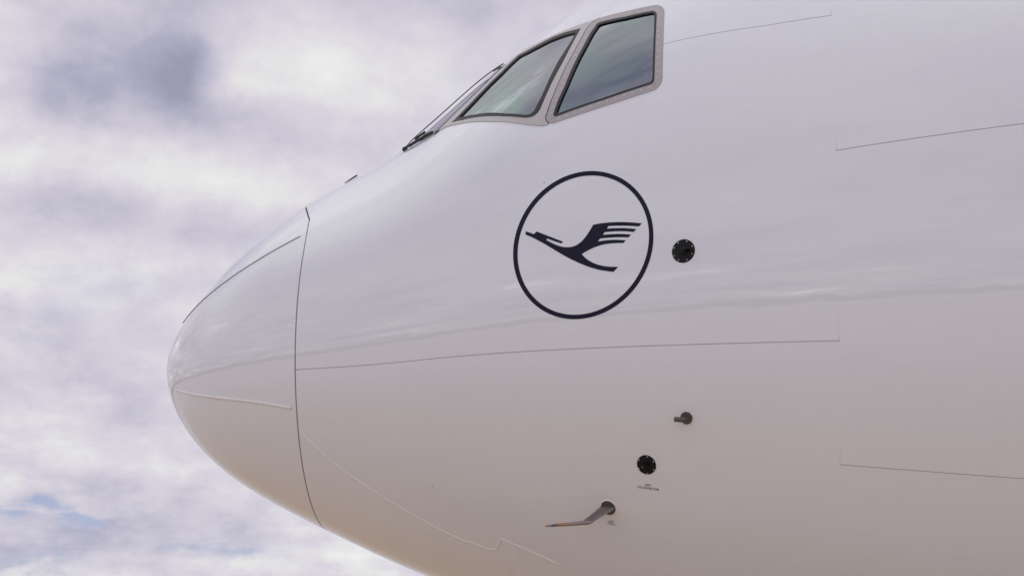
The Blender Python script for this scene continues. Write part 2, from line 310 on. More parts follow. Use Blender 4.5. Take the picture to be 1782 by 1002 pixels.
M = {}
M['white'] = paint('white_paint', (.80, .815, .885), 1.0)
M['navy'] = simple('navy_film', (.0085, .0095, .030), .55, vary=.12)
next(n for n in M['navy'].node_tree.nodes if n.type == 'BSDF_PRINCIPLED').inputs['Specular IOR Level'].default_value = .22
M['frame'] = simple('window_frame_paint', (.50, .475, .48), .42, 0, .25, scale=25, vary=.07)
M['frame_dark'] = simple('bolted_frame_paint', (.40, .37, .385), .45, 0, .2, scale=25, vary=.09)
M['seal'] = simple('black_sealant', (.018, .017, .02), .45, vary=.3)
M['bead'] = simple('pale_sealant_and_lit_strip', (.86, .85, .85), .35, scale=40, vary=.06)
M['gap'] = simple('dark_joint_filler', (.02, .019, .02), .7)
M['black'] = simple('black_anodised_metal', (.006, .006, .008), .5, vary=.3)
next(n for n in M['black'].node_tree.nodes if n.type == 'BSDF_PRINCIPLED').inputs['Specular IOR Level'].default_value = .25
M['probe'] = simple('heat_stained_steel', (.23, .205, .195), .36, .85, scale=45, vary=.3)
M['disc'] = simple('dull_steel', (.13, .112, .10), .5, .55, scale=50, vary=.3)
M['screw'] = simple('screw_steel', (.66, .64, .65), .35, .3)
M['brass'] = simple('brass_screw', (.62, .55, .33), .35, .6)
M['wiper'] = simple('black_wiper_metal', (.018, .018, .022), .5, vary=.3)
M['strip_shaded'] = simple('shaded_strip_metal', (.22, .22, .245), .4, .5)  # strip metal with the shade of its underside put into the colour
M['print'] = simple('black_print', (.03, .03, .035), .5)
M['interior'] = simple('cockpit_lining', (.10, .10, .095), .8, bump=.001)
M['fabric'] = simple('seat_fabric', (.05, .055, .06), .9, bump=.001, scale=200)

def tube_material():
    m, g, b = material('tempered_probe_tube')       # heat colours run along the pitot tube
    uvx = g.node('ShaderNodeUVMap').outputs[0]
    s = g.node('ShaderNodeSeparateXYZ')
    g.put(s.inputs[0], uvx)
    co = g.node('ShaderNodeTexCoord').outputs['Object']
    n = g.m('MULTIPLY_ADD', g.noise(co, 60, 3), .12, g.m('ADD', s.outputs[0], -.06))
    c = g.ramp(n, [(0, (.30, .27, .26)), (.45, (.36, .30, .27)), (.62, (.42, .27, .17)), (.74, (.30, .17, .10)),
                   (.80, (.10, .10, .17)), (.845, (.11, .19, .27)), (.885, (.30, .27, .25)), (1, (.33, .31, .30))])
    g.put(b.inputs['Base Color'], c)
    b.inputs['Metallic'].default_value = .9
    b.inputs['Roughness'].default_value = .3
    return m
M['tube'] = tube_material()

def glass_material():
    m, g, b = material('coated_cockpit_glass')
    t = m.node_tree
    t.nodes.remove(b)
    out = next(n for n in t.nodes if n.type == 'OUTPUT_MATERIAL')
    tr = g.node('ShaderNodeBsdfTransparent')
    tr.inputs[0].default_value = (.42, .56, .56, 1)
    gl = g.node('ShaderNodeBsdfGlossy')
    gl.inputs['Roughness'].default_value = .02
    co = g.node('ShaderNodeTexCoord').outputs['Object']
    film = g.ramp(g.noise(co, 2.2, 2, .5, .4), [(.25, (.68, .89, .97)), (.45, (.82, .84, .98)), (.6, (.66, .93, .92)), (.8, (.80, .93, .90))])
    lw = g.node('ShaderNodeLayerWeight')
    lw.inputs[0].default_value = .35
    g.put(gl.inputs[0], g.mix(lw.outputs['Facing'], film, (.97, .95, .96)))
    bn = g.node('ShaderNodeBump')
    bn.inputs['Distance'].default_value = .004
    g.put(bn.inputs['Height'], g.noise(co, 2.5, 1, .4))
    g.put(gl.inputs['Normal'], bn.outputs[0])
    fr = g.node('ShaderNodeFresnel')
    fr.inputs[0].default_value = 1.9
    f = g.m('MULTIPLY_ADD', fr.outputs[0], 1.0, .24, clamp=True)
    mx = g.node('ShaderNodeMixShader')
    g.put(mx.inputs[0], f)
    t.links.new(tr.outputs[0], mx.inputs[1])
    t.links.new(gl.outputs[0], mx.inputs[2])
    t.links.new(mx.outputs[0], out.inputs[0])
    return m
M['glass'] = glass_material()

def apron_material():
    m, g, b = material('apron_concrete')
    co = g.node('ShaderNodeTexCoord').outputs['Object']
    n1, n2 = g.noise(co, .25, 6, .6), g.noise(co, 9., 6, .65)
    grain = g.m('MULTIPLY_ADD', n2, .45, g.m('MULTIPLY', n1, .55))
    # unseen concrete tinted for bounce light: browner round the parking position, paler beyond
    s3 = g.node('ShaderNodeSeparateXYZ')
    g.put(s3.inputs[0], co)
    ex, ey = g.m('MULTIPLY', g.m('SUBTRACT', s3.outputs[0], 6.0), .6), s3.outputs[1]
    rad = g.m('SQRT', g.m('ADD', g.m('MULTIPLY', ex, ex), g.m('MULTIPLY', ey, ey)))
    bounce_rad = g.m('MULTIPLY_ADD', g.noise(co, .09, 4, .6), 14., g.m('SUBTRACT', rad, 14.))
    far = g.m('DIVIDE', bounce_rad, 17., clamp=True)
    base = g.mix(far, g.mix(grain, (.30, .22, .145), (.48, .36, .245)), g.mix(grain, (.47, .465, .47), (.63, .625, .63)))
    br = g.node('ShaderNodeTexBrick')
    g.put(br.inputs['Vector'], co)
    br.offset = 0
    br.inputs['Scale'].default_value = 1
    br.inputs['Brick Width'].default_value = 7.5
    br.inputs['Row Height'].default_value = 7.5
    br.inputs['Mortar Size'].default_value = .012
    br.inputs['Color1'].default_value = (1, 1, 1, 1)
    br.inputs['Color2'].default_value = (.9, .9, .9, 1)
    br.inputs['Mortar'].default_value = (.4, .38, .36, 1)
    mm = g.node('ShaderNodeMix', data_type='RGBA', blend_type='MULTIPLY')
    mm.inputs[0].default_value = 1
    g.put(mm.inputs[6], base); g.put(mm.inputs[7], br.outputs[0])
    g.put(b.inputs['Base Color'], mm.outputs[2])
    b.inputs['Roughness'].default_value = .85
    return m
M['apron'] = apron_material()
M['hill'] = simple('wooded_ridge', (.13, .13, .13), .95, scale=.05, vary=.5)  # grey lifted to hold the haze of distance

# ------------------------------------------------------------------ object helpers
def link(name, verts, faces, mat, parent=None, smooth=True):
    me = bpy.data.meshes.new(name)
    me.from_pydata([tuple(map(float, v)) for v in verts], [], faces)
    me.update()
    for mm in (mat if isinstance(mat, (list, tuple)) else [mat]):
        me.materials.append(mm)
    if smooth:
        me.polygons.foreach_set('use_smooth', [True] * len(me.polygons))
    o = bpy.data.objects.new(name, me)
    COL.objects.link(o)
    if parent:
        o.parent = parent
    return o

def empty(name, parent=None):
    o = bpy.data.objects.new(name, None)
    COL.objects.link(o)
    if parent:
        o.parent = parent
    return o

def structure(o):
    o['kind'] = 'structure'
    return o

# ------------------------------------------------------------------ fuselage surface
KN = np.linspace(0, 3, 25)
def spline(kn, ys):
    n = len(kn); h = np.diff(kn); A = np.zeros((n, n)); r = np.zeros(n)
    A[0, 0] = A[-1, -1] = 1
    for j in range(1, n - 1):
        A[j, j - 1], A[j, j], A[j, j + 1] = h[j - 1], 2 * (h[j - 1] + h[j]), h[j]
        r[j] = 6 * ((ys[j + 1] - ys[j]) / h[j] - (ys[j] - ys[j - 1]) / h[j - 1])
    M2 = np.linalg.solve(A, r)
    ys = np.array(ys)
    def f(x):
        x = np.clip(x, kn[0], kn[-1])
        k = np.clip(np.searchsorted(kn, x, side='right') - 1, 0, n - 2)
        hh = h[k]; a = (kn[k + 1] - x) / hh; b = 1 - a
        return a * ys[k] + b * ys[k + 1] + ((a**3 - a) * M2[k] + (b**3 - b) * M2[k + 1]) * hh**2 / 6
    return f
f_zm, f_hu, f_hl, f_w = (spline(KN, p) for p in (PROFILE_ZM, PROFILE_HU, PROFILE_HL, PROFILE_W))

def surf(x, th, side=1):
    """points of the outer skin; x station in metres, th section angle in degrees, side 1 = port, -1 = starboard"""
    x = np.asarray(x, float); t = np.radians(np.asarray(th, float))
    s = np.sqrt(np.maximum(x, 0))
    st = np.sin(t)
    z = f_zm(s) + np.where(st > 0, f_hu(s), f_hl(s)) * st + EYE
    return np.stack(np.broadcast_arrays(x, -side * f_w(s) * np.cos(t), z), -1)

def normal(x, th, side=1):
    x = np.maximum(np.asarray(x, float), .004); th = np.asarray(th, float)
    e = 2e-3 * np.sqrt(x)
    a = surf(x + e, th, side) - surf(x - e, th, side)
    b = surf(x, th + .2, side) - surf(x, th - .2, side)
    n = np.cross(a, b) * side
    return n / np.maximum(np.linalg.norm(n, axis=-1, keepdims=True), 1e-9)

def on_skin(x, th, off=0., side=1):
    return surf(x, th, side) + off * normal(x, th, side)

def interp(pts):
    xs, ys = zip(*pts)
    return lambda v: np.interp(v, xs, ys)

SEAM = 1.0125
seam_x = interp([(-90, SEAM), (29.5, .9955), (36, .9905), (43.9, .981), (50.2, .947), (57, .914), (66, .875), (90, .84)])
STEP = 3.862
lap_crown = interp([(.5, 90), (1.48, 90), (1.6, 76), (1.8, 64), (2.05, 54), (2.3, 45), (2.65, 38), (3.01, 33.2),
                    (3.54, 29.9), (3.87, 28.5)])
lap_belt = lambda x: np.full_like(x, -12.45) + .1 * (x - 1)
lap_aft_hi = lambda x: np.full_like(x, 10.25)
lap_aft_lo = lambda x: np.full_like(x, -27.5)
top90 = lambda x: np.full_like(x, 90.)
bot90 = lambda x: np.full_like(x, -90.)

def inside(poly, x, t):
    poly = np.asarray(poly); c = np.zeros(np.shape(x), bool); j = len(poly) - 1
    for i in range(len(poly)):
        xi, ti, xj, tj = *poly[i], *poly[j]
        if ti != tj:
            c ^= ((ti > t) != (tj > t)) & (x < (xj - xi) * (t - ti) / (tj - ti) + xi)
        j = i
    return c

TSC = 1 / 28.0                       # metres of girth per degree, for working in the flat
def shrink(poly, d):
    """offset a closed outline inwards by d metres in the flat"""
    p = np.array(poly, float) * [1, TSC]
    area = np.sum(p[:, 0] * np.roll(p[:, 1], -1) - np.roll(p[:, 0], -1) * p[:, 1])
    sgn = 1 if area > 0 else -1
    a = p - np.roll(p, 1, 0); b = np.roll(p, -1, 0) - p
    na = np.stack([-a[:, 1], a[:, 0]], 1); nb = np.stack([-b[:, 1], b[:, 0]], 1)
    na /= np.linalg.norm(na, axis=1)[:, None] + 1e-9; nb /= np.linalg.norm(nb, axis=1)[:, None] + 1e-9
    n = na + nb; n /= np.linalg.norm(n, axis=1)[:, None] + 1e-9
    k = 1 / np.maximum((n * na).sum(1), .5)
    return ((p + sgn * n * (d * k)[:, None]) / [1, TSC]).tolist()

w1_outer = ([(1.7257, 49.2), (1.8174, 51.46), (1.9013, 53.13), (1.9847, 55.05), (2.0643, 58.06), (2.0991, 59.03)] +
            [(2.06, 64), (2.01, 72), (1.98, 80), (1.965, 88.6)] + [(1.475, 88.6), (1.485, 80), (1.505, 70), (1.545, 60), (1.62, 53.2)])
w1_seal = shrink(w1_outer, .020)
w1_glass = shrink(w1_outer, .025)
WINDOWS = {'w1': (w1_outer, w1_seal, w1_glass),
           'w2': (MARK['w2_outer'], MARK['w2_seal'], MARK['w2_glass']),
           'w3': (MARK['w3_outer'], MARK['w3_seal'], MARK['w3_glass'])}
holes = [shrink(w[1], -.012) for w in WINDOWS.values()]

airplane = empty('airplane')
airplane['label'] = 'white airliner nose with a dark blue crane emblem in a ring below its cockpit windows'
airplane['category'] = 'airplane'

def skin(name, xs, lo, hi, rows, gaps, cut=False, lip=.014, ends=True):
    """one skin panel over both sides: a fine grid between the angle curves lo and hi with folded-in edges.
    gaps = half joint widths (front, rear, lower, upper) in metres; None = the edge lies on the centre line"""
    V, Fc, off = [], [], 0
    gf, gr, gl, gu = gaps
    lips = []
    nx = len(xs)
    v = np.linspace(0, 1, rows)
    for side in (1, -1):
        lo_x, hi_x = lo(xs), hi(xs)
        r = np.maximum(f_w(np.sqrt(xs)), .3)
        if gl: lo_x = lo_x + np.degrees(gl / r)
        if gu: hi_x = hi_x - np.where(hi_x < 89.9, np.degrees(gu / r), 0)
        TH = lo_x[:, None] + v[None] * (hi_x - lo_x)[:, None]
        X = np.repeat(xs[:, None], rows, 1)
        if xs[0] < SEAM + .1:
            X = X + (seam_x(TH) - SEAM) * np.clip(1 - (X - SEAM) / .5, 0, 1)
        if gf: X = X + gf * np.clip(1 - (xs - xs[0]) / .1, 0, 1)[:, None]
        if gr: X = X - gr * np.clip(1 - (xs[-1] - xs) / .1, 0, 1)[:, None]
        P = surf(X, TH, side)
        N = normal(X, TH, side)
        V.append(P.reshape(-1, 3))
        idx = np.arange(nx * rows).reshape(nx, rows) + off
        keep = np.ones((nx - 1, rows - 1), bool)
        if cut:
            cx = (X[:-1, :-1] + X[1:, 1:]) / 2; ct = (TH[:-1, :-1] + TH[1:, 1:]) / 2
            for hpoly in holes:
                keep &= ~inside(hpoly, cx, ct)
        for i in range(nx - 1):
            for j in range(rows - 1):
                if keep[i, j]:
                    q = (idx[i, j], idx[i + 1, j], idx[i + 1, j + 1], idx[i, j + 1])
                    Fc.append(tuple(int(a) for a in (q if side == 1 else q[::-1])))
        off += nx * rows
        for on, sl in ((gf, (0, slice(None))), (gr, (-1, slice(None))), (gl, (slice(None), 0)), (gu, (slice(None), -1))):
            if on:
                lips.append((P[sl], N[sl], X[sl], TH[sl]))
    for e, n, ex, et in lips:
        k = len(e)
        V.append(e); V.append(e - n * lip)
        open_ = np.zeros(k, bool)
        if cut:
            for hpoly in holes:
                open_ |= inside(hpoly, ex, et)
        for i in range(k - 1):
            if open_[i] or open_[i + 1]:
                continue
            Fc.append((off + i, off + i + 1, off + k + i + 1, off + k + i))
        off += 2 * k
    o = link(name, np.concatenate(V), Fc, M['white'], airplane)
    bm = bmesh.new(); bm.from_mesh(o.data)
    mid = [vv for vv in bm.verts if abs(vv.co.y) < 1e-4]
    bmesh.ops.remove_doubles(bm, verts=mid, dist=1e-4)
    bmesh.ops.delete(bm, geom=[vv for vv in bm.verts if not vv.link_faces], context='VERTS')
    bm.to_mesh(o.data); bm.free()
    return o

G_S, G_L, G_V = .0042, .0016, 0
xs_nose = np.linspace(SEAM, STEP, 210)
xs_aft = np.concatenate([np.linspace(STEP, 6, 70), np.linspace(6.1, 9, 25), np.linspace(9.5, 18, 12)])
skin('skin_panel', xs_nose, lap_belt, lap_crown, 130, (G_S, G_V, G_L, G_L), cut=True)
skin('skin_panel', np.linspace(1.482, STEP, 180), lap_crown, top90, 90, (0, G_V, G_L, 0), cut=True)
skin('skin_panel', xs_nose, bot90, lap_belt, 110, (G_S, G_V, 0, G_L))
skin('skin_panel', xs_aft, lap_aft_hi, top90, 80, (G_V, 0, G_L, 0))
skin('skin_panel', xs_aft, lap_aft_lo, lap_aft_hi, 60, (G_V, 0, G_L, G_L))
skin('skin_panel', xs_aft, bot90, lap_aft_lo, 70, (G_V, 0, 0, G_L))
# closing bulkhead far aft
tt = np.linspace(-90, 90, 40)
ring = np.concatenate([surf(np.full(40, 18.), tt, 1), surf(np.full(38, 18.), tt[::-1][1:-1], -1)])
link('rear_bulkhead', ring, [tuple(range(len(ring)))], M['interior'], airplane, smooth=False)

# radome: from the tip to the seam
def make_radome():
    ns, rows = 110, 150
    u = np.linspace(0.012, 1, ns); th = np.linspace(-90, 90, rows)
    V, Fc, off = [], [], 0
    for side in (1, -1):
        TH = np.repeat(th[None], ns, 0)
        X = (u**2)[:, None] * (seam_x(TH) - G_S)
        P = surf(X, TH, side); V.append(P.reshape(-1, 3))
        idx = np.arange(ns * rows).reshape(ns, rows) + off
        for i in range(ns - 1):
            for j in range(rows - 1):
                q = (idx[i, j], idx[i + 1, j], idx[i + 1, j + 1], idx[i, j + 1])
                Fc.append(tuple(int(a) for a in (q if side == 1 else q[::-1])))
        off += ns * rows
        e, n = P[-1], normal(X[-1], TH[-1], side)
        V += [e, e - n * .016]
        for i in range(rows - 1):
            Fc.append((off + i, off + i + 1, off + rows + i + 1, off + rows + i))
        off += 2 * rows
        tip = off; V.append(surf(np.zeros(1), np.zeros(1), side)); off += 1
        for j in range(rows - 1):
            q = (tip, int(idx[0, j]), int(idx[0, j + 1]))
            Fc.append(q if side == 1 else q[::-1])
    o = link('radome', np.concatenate(V), Fc, M['white'], airplane)
    bm = bmesh.new(); bm.from_mesh(o.data)
    bmesh.ops.remove_doubles(bm, verts=[v for v in bm.verts if abs(v.co.y) < 1e-4 or v.co.x < 1e-3], dist=1e-4)
    bm.to_mesh(o.data); bm.free()
    return o
radome = make_radome()
# filler at the bottom of the radome joint
th = np.linspace(-90, 90, 160)
V, Fc = [], []
for side in (1, -1):
    k0 = len(V)
    for t, xx in zip(th, seam_x(th)):
        V += [on_skin(xx - .008, t, -.010, side), on_skin(xx + .008, t, -.010, side)]
    for i in range(159):
        Fc.append((k0 + 2 * i, k0 + 2 * i + 1, k0 + 2 * i + 3, k0 + 2 * i + 2))
link('radome_seal', V, Fc, M['gap'], airplane)

# ------------------------------------------------------------------ shapes laid on the skin
def resample(poly, step, closed=True):
    p = np.array(poly, float)
    if closed: p = np.vstack([p, p[:1]])
    out = []
    for a, b in zip(p[:-1], p[1:]):
        L = np.linalg.norm((b - a) * [1, TSC]); n = max(1, int(math.ceil(L / step)))
        for k in range(n):
            out.append(a + (b - a) * k / n)
    if not closed: out.append(p[-1])
    return np.array(out)

def patch(name, outer, mat, parent, off, hole=None, step=.02, thick=.0, side=1):
    """fill an outline drawn on the skin (optionally with a hole) so that it hugs the curvature"""
    o = resample(outer, step)
    h = resample(hole, step) if hole is not None else None
    pts = [tuple(p * [1, TSC]) for p in o]
    n = len(pts)
    edges = [(i, (i + 1) % n) for i in range(n)]
    if h is not None:
        m0 = len(pts); pts += [tuple(p * [1, TSC]) for p in h]; k = len(h)
        edges += [(m0 + i, m0 + (i + 1) % k) for i in range(k)]
    lo, hi = o.min(0), o.max(0)
    gx, gt = np.meshgrid(np.arange(lo[0], hi[0], step), np.arange(lo[1], hi[1], step / TSC))
    gx = gx + (np.arange(gx.shape[0]) % 2)[:, None] * step / 2
    ok = inside(shrink(outer, step * .4), gx, gt) & inside(o, gx, gt)
    if h is not None: ok &= ~inside(shrink(hole, -step * .4), gx, gt)
    pts += [(float(a), float(b) * TSC) for a, b in zip(gx[ok], gt[ok])]
    r = delaunay_2d_cdt([Vector(p) for p in pts], edges, [], 0, 1e-7)
    v2 = np.array([tuple(v) for v in r[0]]) / [1, TSC]
    tri = []
    for f in r[2]:
        c = v2[list(f)].mean(0)
        if inside(o, c[0], c[1]) and (h is None or not inside(h, c[0], c[1])):
            a, b, cc = (v2[i] * [1, TSC] for i in f[:3])
            f = list(f)
            if (b[0] - a[0]) * (cc[1] - a[1]) - (b[1] - a[1]) * (cc[0] - a[0]) < 0: f.reverse()
            tri.append(tuple(f if side == 1 else f[::-1]))
    P = on_skin(v2[:, 0], v2[:, 1], off, side)
    V = [p for p in P]; Fc = list(tri)
    if thick:
        for loop in ([o] + ([h] if h is not None else [])):
            A = on_skin(loop[:, 0], loop[:, 1], off, side); B = on_skin(loop[:, 0], loop[:, 1], off - thick, side)
            k0 = len(V); k = len(loop); V += list(A) + list(B)
            Fc += [(k0 + i, k0 + (i + 1) % k, k0 + k + (i + 1) % k, k0 + k + i) for i in range(k)]
    ob = link(name, V, Fc, mat, parent)
    nv = [normal(v2[:, 0], v2[:, 1], side)]
    if thick:
        for loop in ([o] + ([h] if h is not None else [])):
            nl = normal(loop[:, 0], loop[:, 1], side)
            nv += [nl, nl]
    ob.data.normals_split_custom_set_from_vertices([tuple(map(float, q)) for q in np.concatenate(nv)])
    return ob

def tube(name, pts, rad, mat, parent, seg=10, uv=False):
    """round bar through 3D points; rad a number or one per point"""
    P = [Vector(p) for p in pts]; n = len(P)
    rad = [rad] * n if not hasattr(rad, '__len__') else rad
    V, Fc, U = [], [], []
    up = Vector((0.13, -.2, 1)).normalized()
    for i, p in enumerate(P):
        t = (P[min(i + 1, n - 1)] - P[max(i - 1, 0)]).normalized()
        a = t.cross(up).normalized(); b = a.cross(t)
        for k in range(seg):
            an = 2 * math.pi * k / seg
            V.append(p + (a * math.cos(an) + b * math.sin(an)) * rad[i]); U.append(i / (n - 1))
    for i in range(n - 1):
        for k in range(seg):
            k2 = (k + 1) % seg
            Fc.append((i * seg + k, i * seg + k2, (i + 1) * seg + k2, (i + 1) * seg + k))
    Fc.append(tuple(range(seg))[::-1]); Fc.append(tuple((n - 1) * seg + k for k in range(seg)))
    o = link(name, V, Fc, mat, parent)
    if uv:
        l = o.data.uv_layers.new(name='along')
        for lp in o.data.loops:
            l.data[lp.index].uv = (U[lp.vertex_index], 0)
    return o

def skin_line(pts, step=.03, off=0., side=1):
    r = resample(pts, step, closed=False)
    return on_skin(r[:, 0], r[:, 1], off, side)

def lathe(name, prof, origin, axis, mat, parent, seg=40, xdir=None):
    """turned piece: profile of (radius, height) about axis at origin"""
    ax = Vector(axis).normalized()
    a = (Vector(xdir) if xdir is not None else Vector((1, 0, 0))); a = (a - ax * a.dot(ax)).normalized(); b = ax.cross(a)
    O = Vector(origin); V, Fc = [], []
    for r, h in prof:
        for k in range(seg):
            an = 2 * math.pi * k / seg
            V.append(O + ax * h + (a * math.cos(an) + b * math.sin(an)) * r)
    for i in range(len(prof) - 1):
        for k in range(seg):
            k2 = (k + 1) % seg
            Fc.append((i * seg + k, i * seg + k2, (i + 1) * seg + k2, (i + 1) * seg + k))
    Fc.append(tuple((len(prof) - 1) * seg + k for k in range(seg)))
    return link(name, V, Fc, mat, parent, smooth=False)

def frame_at(x, t, side=1):
    P = Vector(surf(x, t, side)); n = Vector(normal(x, t, side))
    ax = Vector(surf(x + .01, t, side)) - P
    ax = (ax - n * ax.dot(n)).normalized()
    return P, n, ax, n.cross(ax) if n.cross(ax).z > 0 else -n.cross(ax)

# grey sealant lying in the lap joints
M['lap'] = simple('grey_joint_sealant', (.42, .40, .41), .6)
for side in (1, -1):
    for fn, a, b in ((lap_crown, 3.0, STEP), (lap_belt, SEAM + .006, STEP), (lap_aft_hi, STEP, 9.), (lap_aft_lo, STEP, 9.)):
        x = np.linspace(a, b, 120)
        tube('joint_sealant', on_skin(x, fn(x), -.0034, side), .0026, M['lap'], airplane, 6)
# ------------------------------------------------------------------ cockpit windows
SCREW = None
def screw_mesh():
    """flush screw: bright rim, dark recess"""
    V, Fc, mi = [], [], []
    n = 10
    for r, h in ((.0062, 0), (.0058, .0012), (.0036, .0012), (.0030, .0004)):
        for k in range(n):
            a = 2 * math.pi * k / n
            V.append((r * math.cos(a), r * math.sin(a), h))
    for i in range(3):
        for k in range(n):
            k2 = (k + 1) % n
            Fc.append((i * n + k, i * n + k2, (i + 1) * n + k2, (i + 1) * n + k)); mi.append(0)
    Fc.append(tuple(3 * n + k for k in range(n))); mi.append(1)
    me = bpy.data.meshes.new('screw'); me.from_pydata(V, [], Fc); me.update()
    me.materials.append(M['screw']); me.materials.append(M['frame_dark'])
    for p, m in zip(me.polygons, mi): p.material_index = m
    return me
SCREW = screw_mesh()
GOLD = SCREW.copy(); GOLD.materials[0] = M['brass']; GOLD.materials[1] = M['seal']
def screw(P, n, parent, me=SCREW, size=1.0):
    o = bpy.data.objects.new('screw', me); COL.objects.link(o); o.parent = parent
    q = Vector(n).to_track_quat('Z', 'Y')
    o.matrix_local = Matrix.Translation(P) @ q.to_matrix().to_4x4() @ Matrix.Scale(size, 4)
    return o

for side in (1, -1):
    for key, name in (('w1', 'windshield'), ('w2', 'cockpit_window'), ('w3', 'cockpit_window')):
        outer, sl, gl = WINDOWS[key]
        w = empty(name, airplane)
        trim = shrink(outer, .0022)
        patch('frame', trim, M['frame_dark'] if key == 'w3' else M['frame'], w, .0025, hole=sl, step=.022, thick=.008, side=side)
        patch('seal', shrink(sl, .0002), M['seal'], w, .0042, hole=gl, step=.022, thick=.012, side=side)
        patch('pane', shrink(gl, -.004), M['glass'], w, -.004, step=.03, side=side)
        if key == 'w3':
            for x, t in MARK['screws']:
                screw(Vector(on_skin(x, t, .0025, side)), normal(x, t, side), w)
            for x, t in MARK['screws_gold']:
                screw(Vector(on_skin(x, t, .0025, side)), normal(x, t, side), w, GOLD)
        if key == 'w2':
            pass

# dark joint between the side window and the pane ahead of it, and along the windshield post
for side in (1, -1):
    d = [p for p in MARK['w3_outer'][24:]] + [MARK['w3_outer'][0]]
    r = resample([MARK['w3_outer'][21], MARK['w3_outer'][22], MARK['w3_outer'][23]] + d, .01, closed=False)
    tube('window_joint', on_skin(r[:, 0], r[:, 1], .0005, side), .0032, M['gap'], airplane, 6)
    r = resample(w1_outer[:6], .02, closed=False)
    tube('window_joint', on_skin(r[:, 0], r[:, 1], .0010, side), .0026, M['gap'], airplane, 6)

# what can be made out through the glass
def box(name, c, s, mat, parent, rot=0., bev=.02):
    bm = bmesh.new(); bmesh.ops.create_cube(bm, size=1)
    for v in bm.verts: v.co = Vector((v.co.x * s[0], v.co.y * s[1], v.co.z * s[2]))
    bmesh.ops.bevel(bm, geom=bm.edges[:], offset=bev, segments=3, affect='EDGES', profile=.5)
    bmesh.ops.rotate(bm, verts=bm.verts, cent=(0, 0, 0), matrix=Matrix.Rotation(rot, 3, 'Y'))
    bmesh.ops.translate(bm, verts=bm.verts, vec=c)
    me = bpy.data.meshes.new(name); bm.to_mesh(me); bm.free(); me.materials.append(mat)
    o = bpy.data.objects.new(name, me); COL.objects.link(o); o.parent = parent
    return o
zf = EYE + 2.35
box('cockpit_bulkhead', (3.75, 0, zf + .75), (.06, 2.5, 1.9), M['interior'], airplane)
box('cockpit_floor', (2.8, 0, zf - .35), (1.8, 2.2, .06), M['interior'], airplane)
box('glareshield', (1.95, 0, zf + .55), (.5, 1.7, .14), M['interior'], airplane, .15, .05)
for s in (1, -1):
    seat = empty('pilot_seat', airplane)
    box('backrest', (2.85, -s * .62, zf + .55), (.14, .50, .75), M['fabric'], seat, .18, .05)
    box('headrest', (2.93, -s * .62, zf + 1.06), (.12, .30, .20), M['fabric'], seat, .18, .05)
    box('seat_cushion', (2.6, -s * .62, zf + .15), (.50, .50, .14), M['fabric'], seat, 0, .05)

# ------------------------------------------------------------------ wipers
def make_wiper(side):
    w = empty('wiper', airplane)
    arm = [(1.531, 56.6), (1.553, 60.5), (1.612, 63.9), (1.70, 65.5), (1.81, 65.7), (1.91, 64.8), (2.0166, 61.6), (2.090, 59.2)]
    r = skin_line(arm, .04, .013, side)
    tube('arm', r, .0032, M['wiper'], w, 8)
    bl = [(1.5127, 57.4), (1.56, 55.1), (1.6145, 53.3), (1.6653, 51.9), (1.708, 50.3)]
    tube('blade', skin_line(bl, .03, .012, side), [.005, .006, .007, .008, .0085, .0085, .0085, .0085, .0085][:len(skin_line(bl, .03))] + [.0085] * max(0, len(skin_line(bl, .03)) - 9), M['wiper'], w, 8)
    br = [(1.60, 54.9), (1.63, 54.4), (1.66, 53.9)]
    tube('bracket', skin_line(br, .02, .022, side), .0065, M['wiper'], w, 6)
    for a, b in (((1.605, 53.6), (1.605, 54.8)), ((1.65, 52.6), (1.655, 53.9))):
        tube('link_bar', [on_skin(*a, .012, side), on_skin(*b, .022, side)], .004, M['wiper'], w, 6)
    P, n, ax, up = frame_at(1.517, 57.2, side)
    lathe('pivot', [(.016, -.004), (.016, .010), (.010, .018)], P, n, M['wiper'], w, 16)
    return w
for side in (1, -1):
    make_wiper(side)

# ------------------------------------------------------------------ emblem
emblem = empty('emblem', airplane)
patch('ring', MARK['ring_out'], M['navy'], emblem, .0013, hole=MARK['ring_in'], step=.02)
patch('crane', MARK['crane'], M['navy'], emblem, .0013, step=.02)

# ------------------------------------------------------------------ radome strips and sealant beads
for side in (1, -1):
    for a, b in ((28.6, 31.5), (10.3, 13.2), (-12.2, -8.2), (-27.4, -20.5)):      # sealant left along parts of the frame joint
        tube('sealant_bead', skin_line([(STEP, a), (STEP, b)], .03, -.0004, side), .0016, M['bead'], airplane, 6)
    tube('diverter_strip', skin_line(MARK['strip1'], .03, .0005, side), .0033, M['strip_shaded'], radome, 8)  # upper strip, its shade painted in as dark grey
    tube('diverter_strip', skin_line(MARK['strip2'], .03, .0020, side), .0078, M['bead'], radome, 8)  # same kind of strip, painted pale as if catching the light
    tube('sealant_bead', skin_line(MARK['L5'], .012, .0012, side), .0042, M['bead'], airplane, 6)

# ------------------------------------------------------------------ sensors
def ringpts(P, ax, up, r, n, a0=0.):
    return [P + ax * (r * math.cos(a0 + 2 * math.pi * k / n)) + up * (r * math.sin(a0 + 2 * math.pi * k / n)) for k in range(n)]

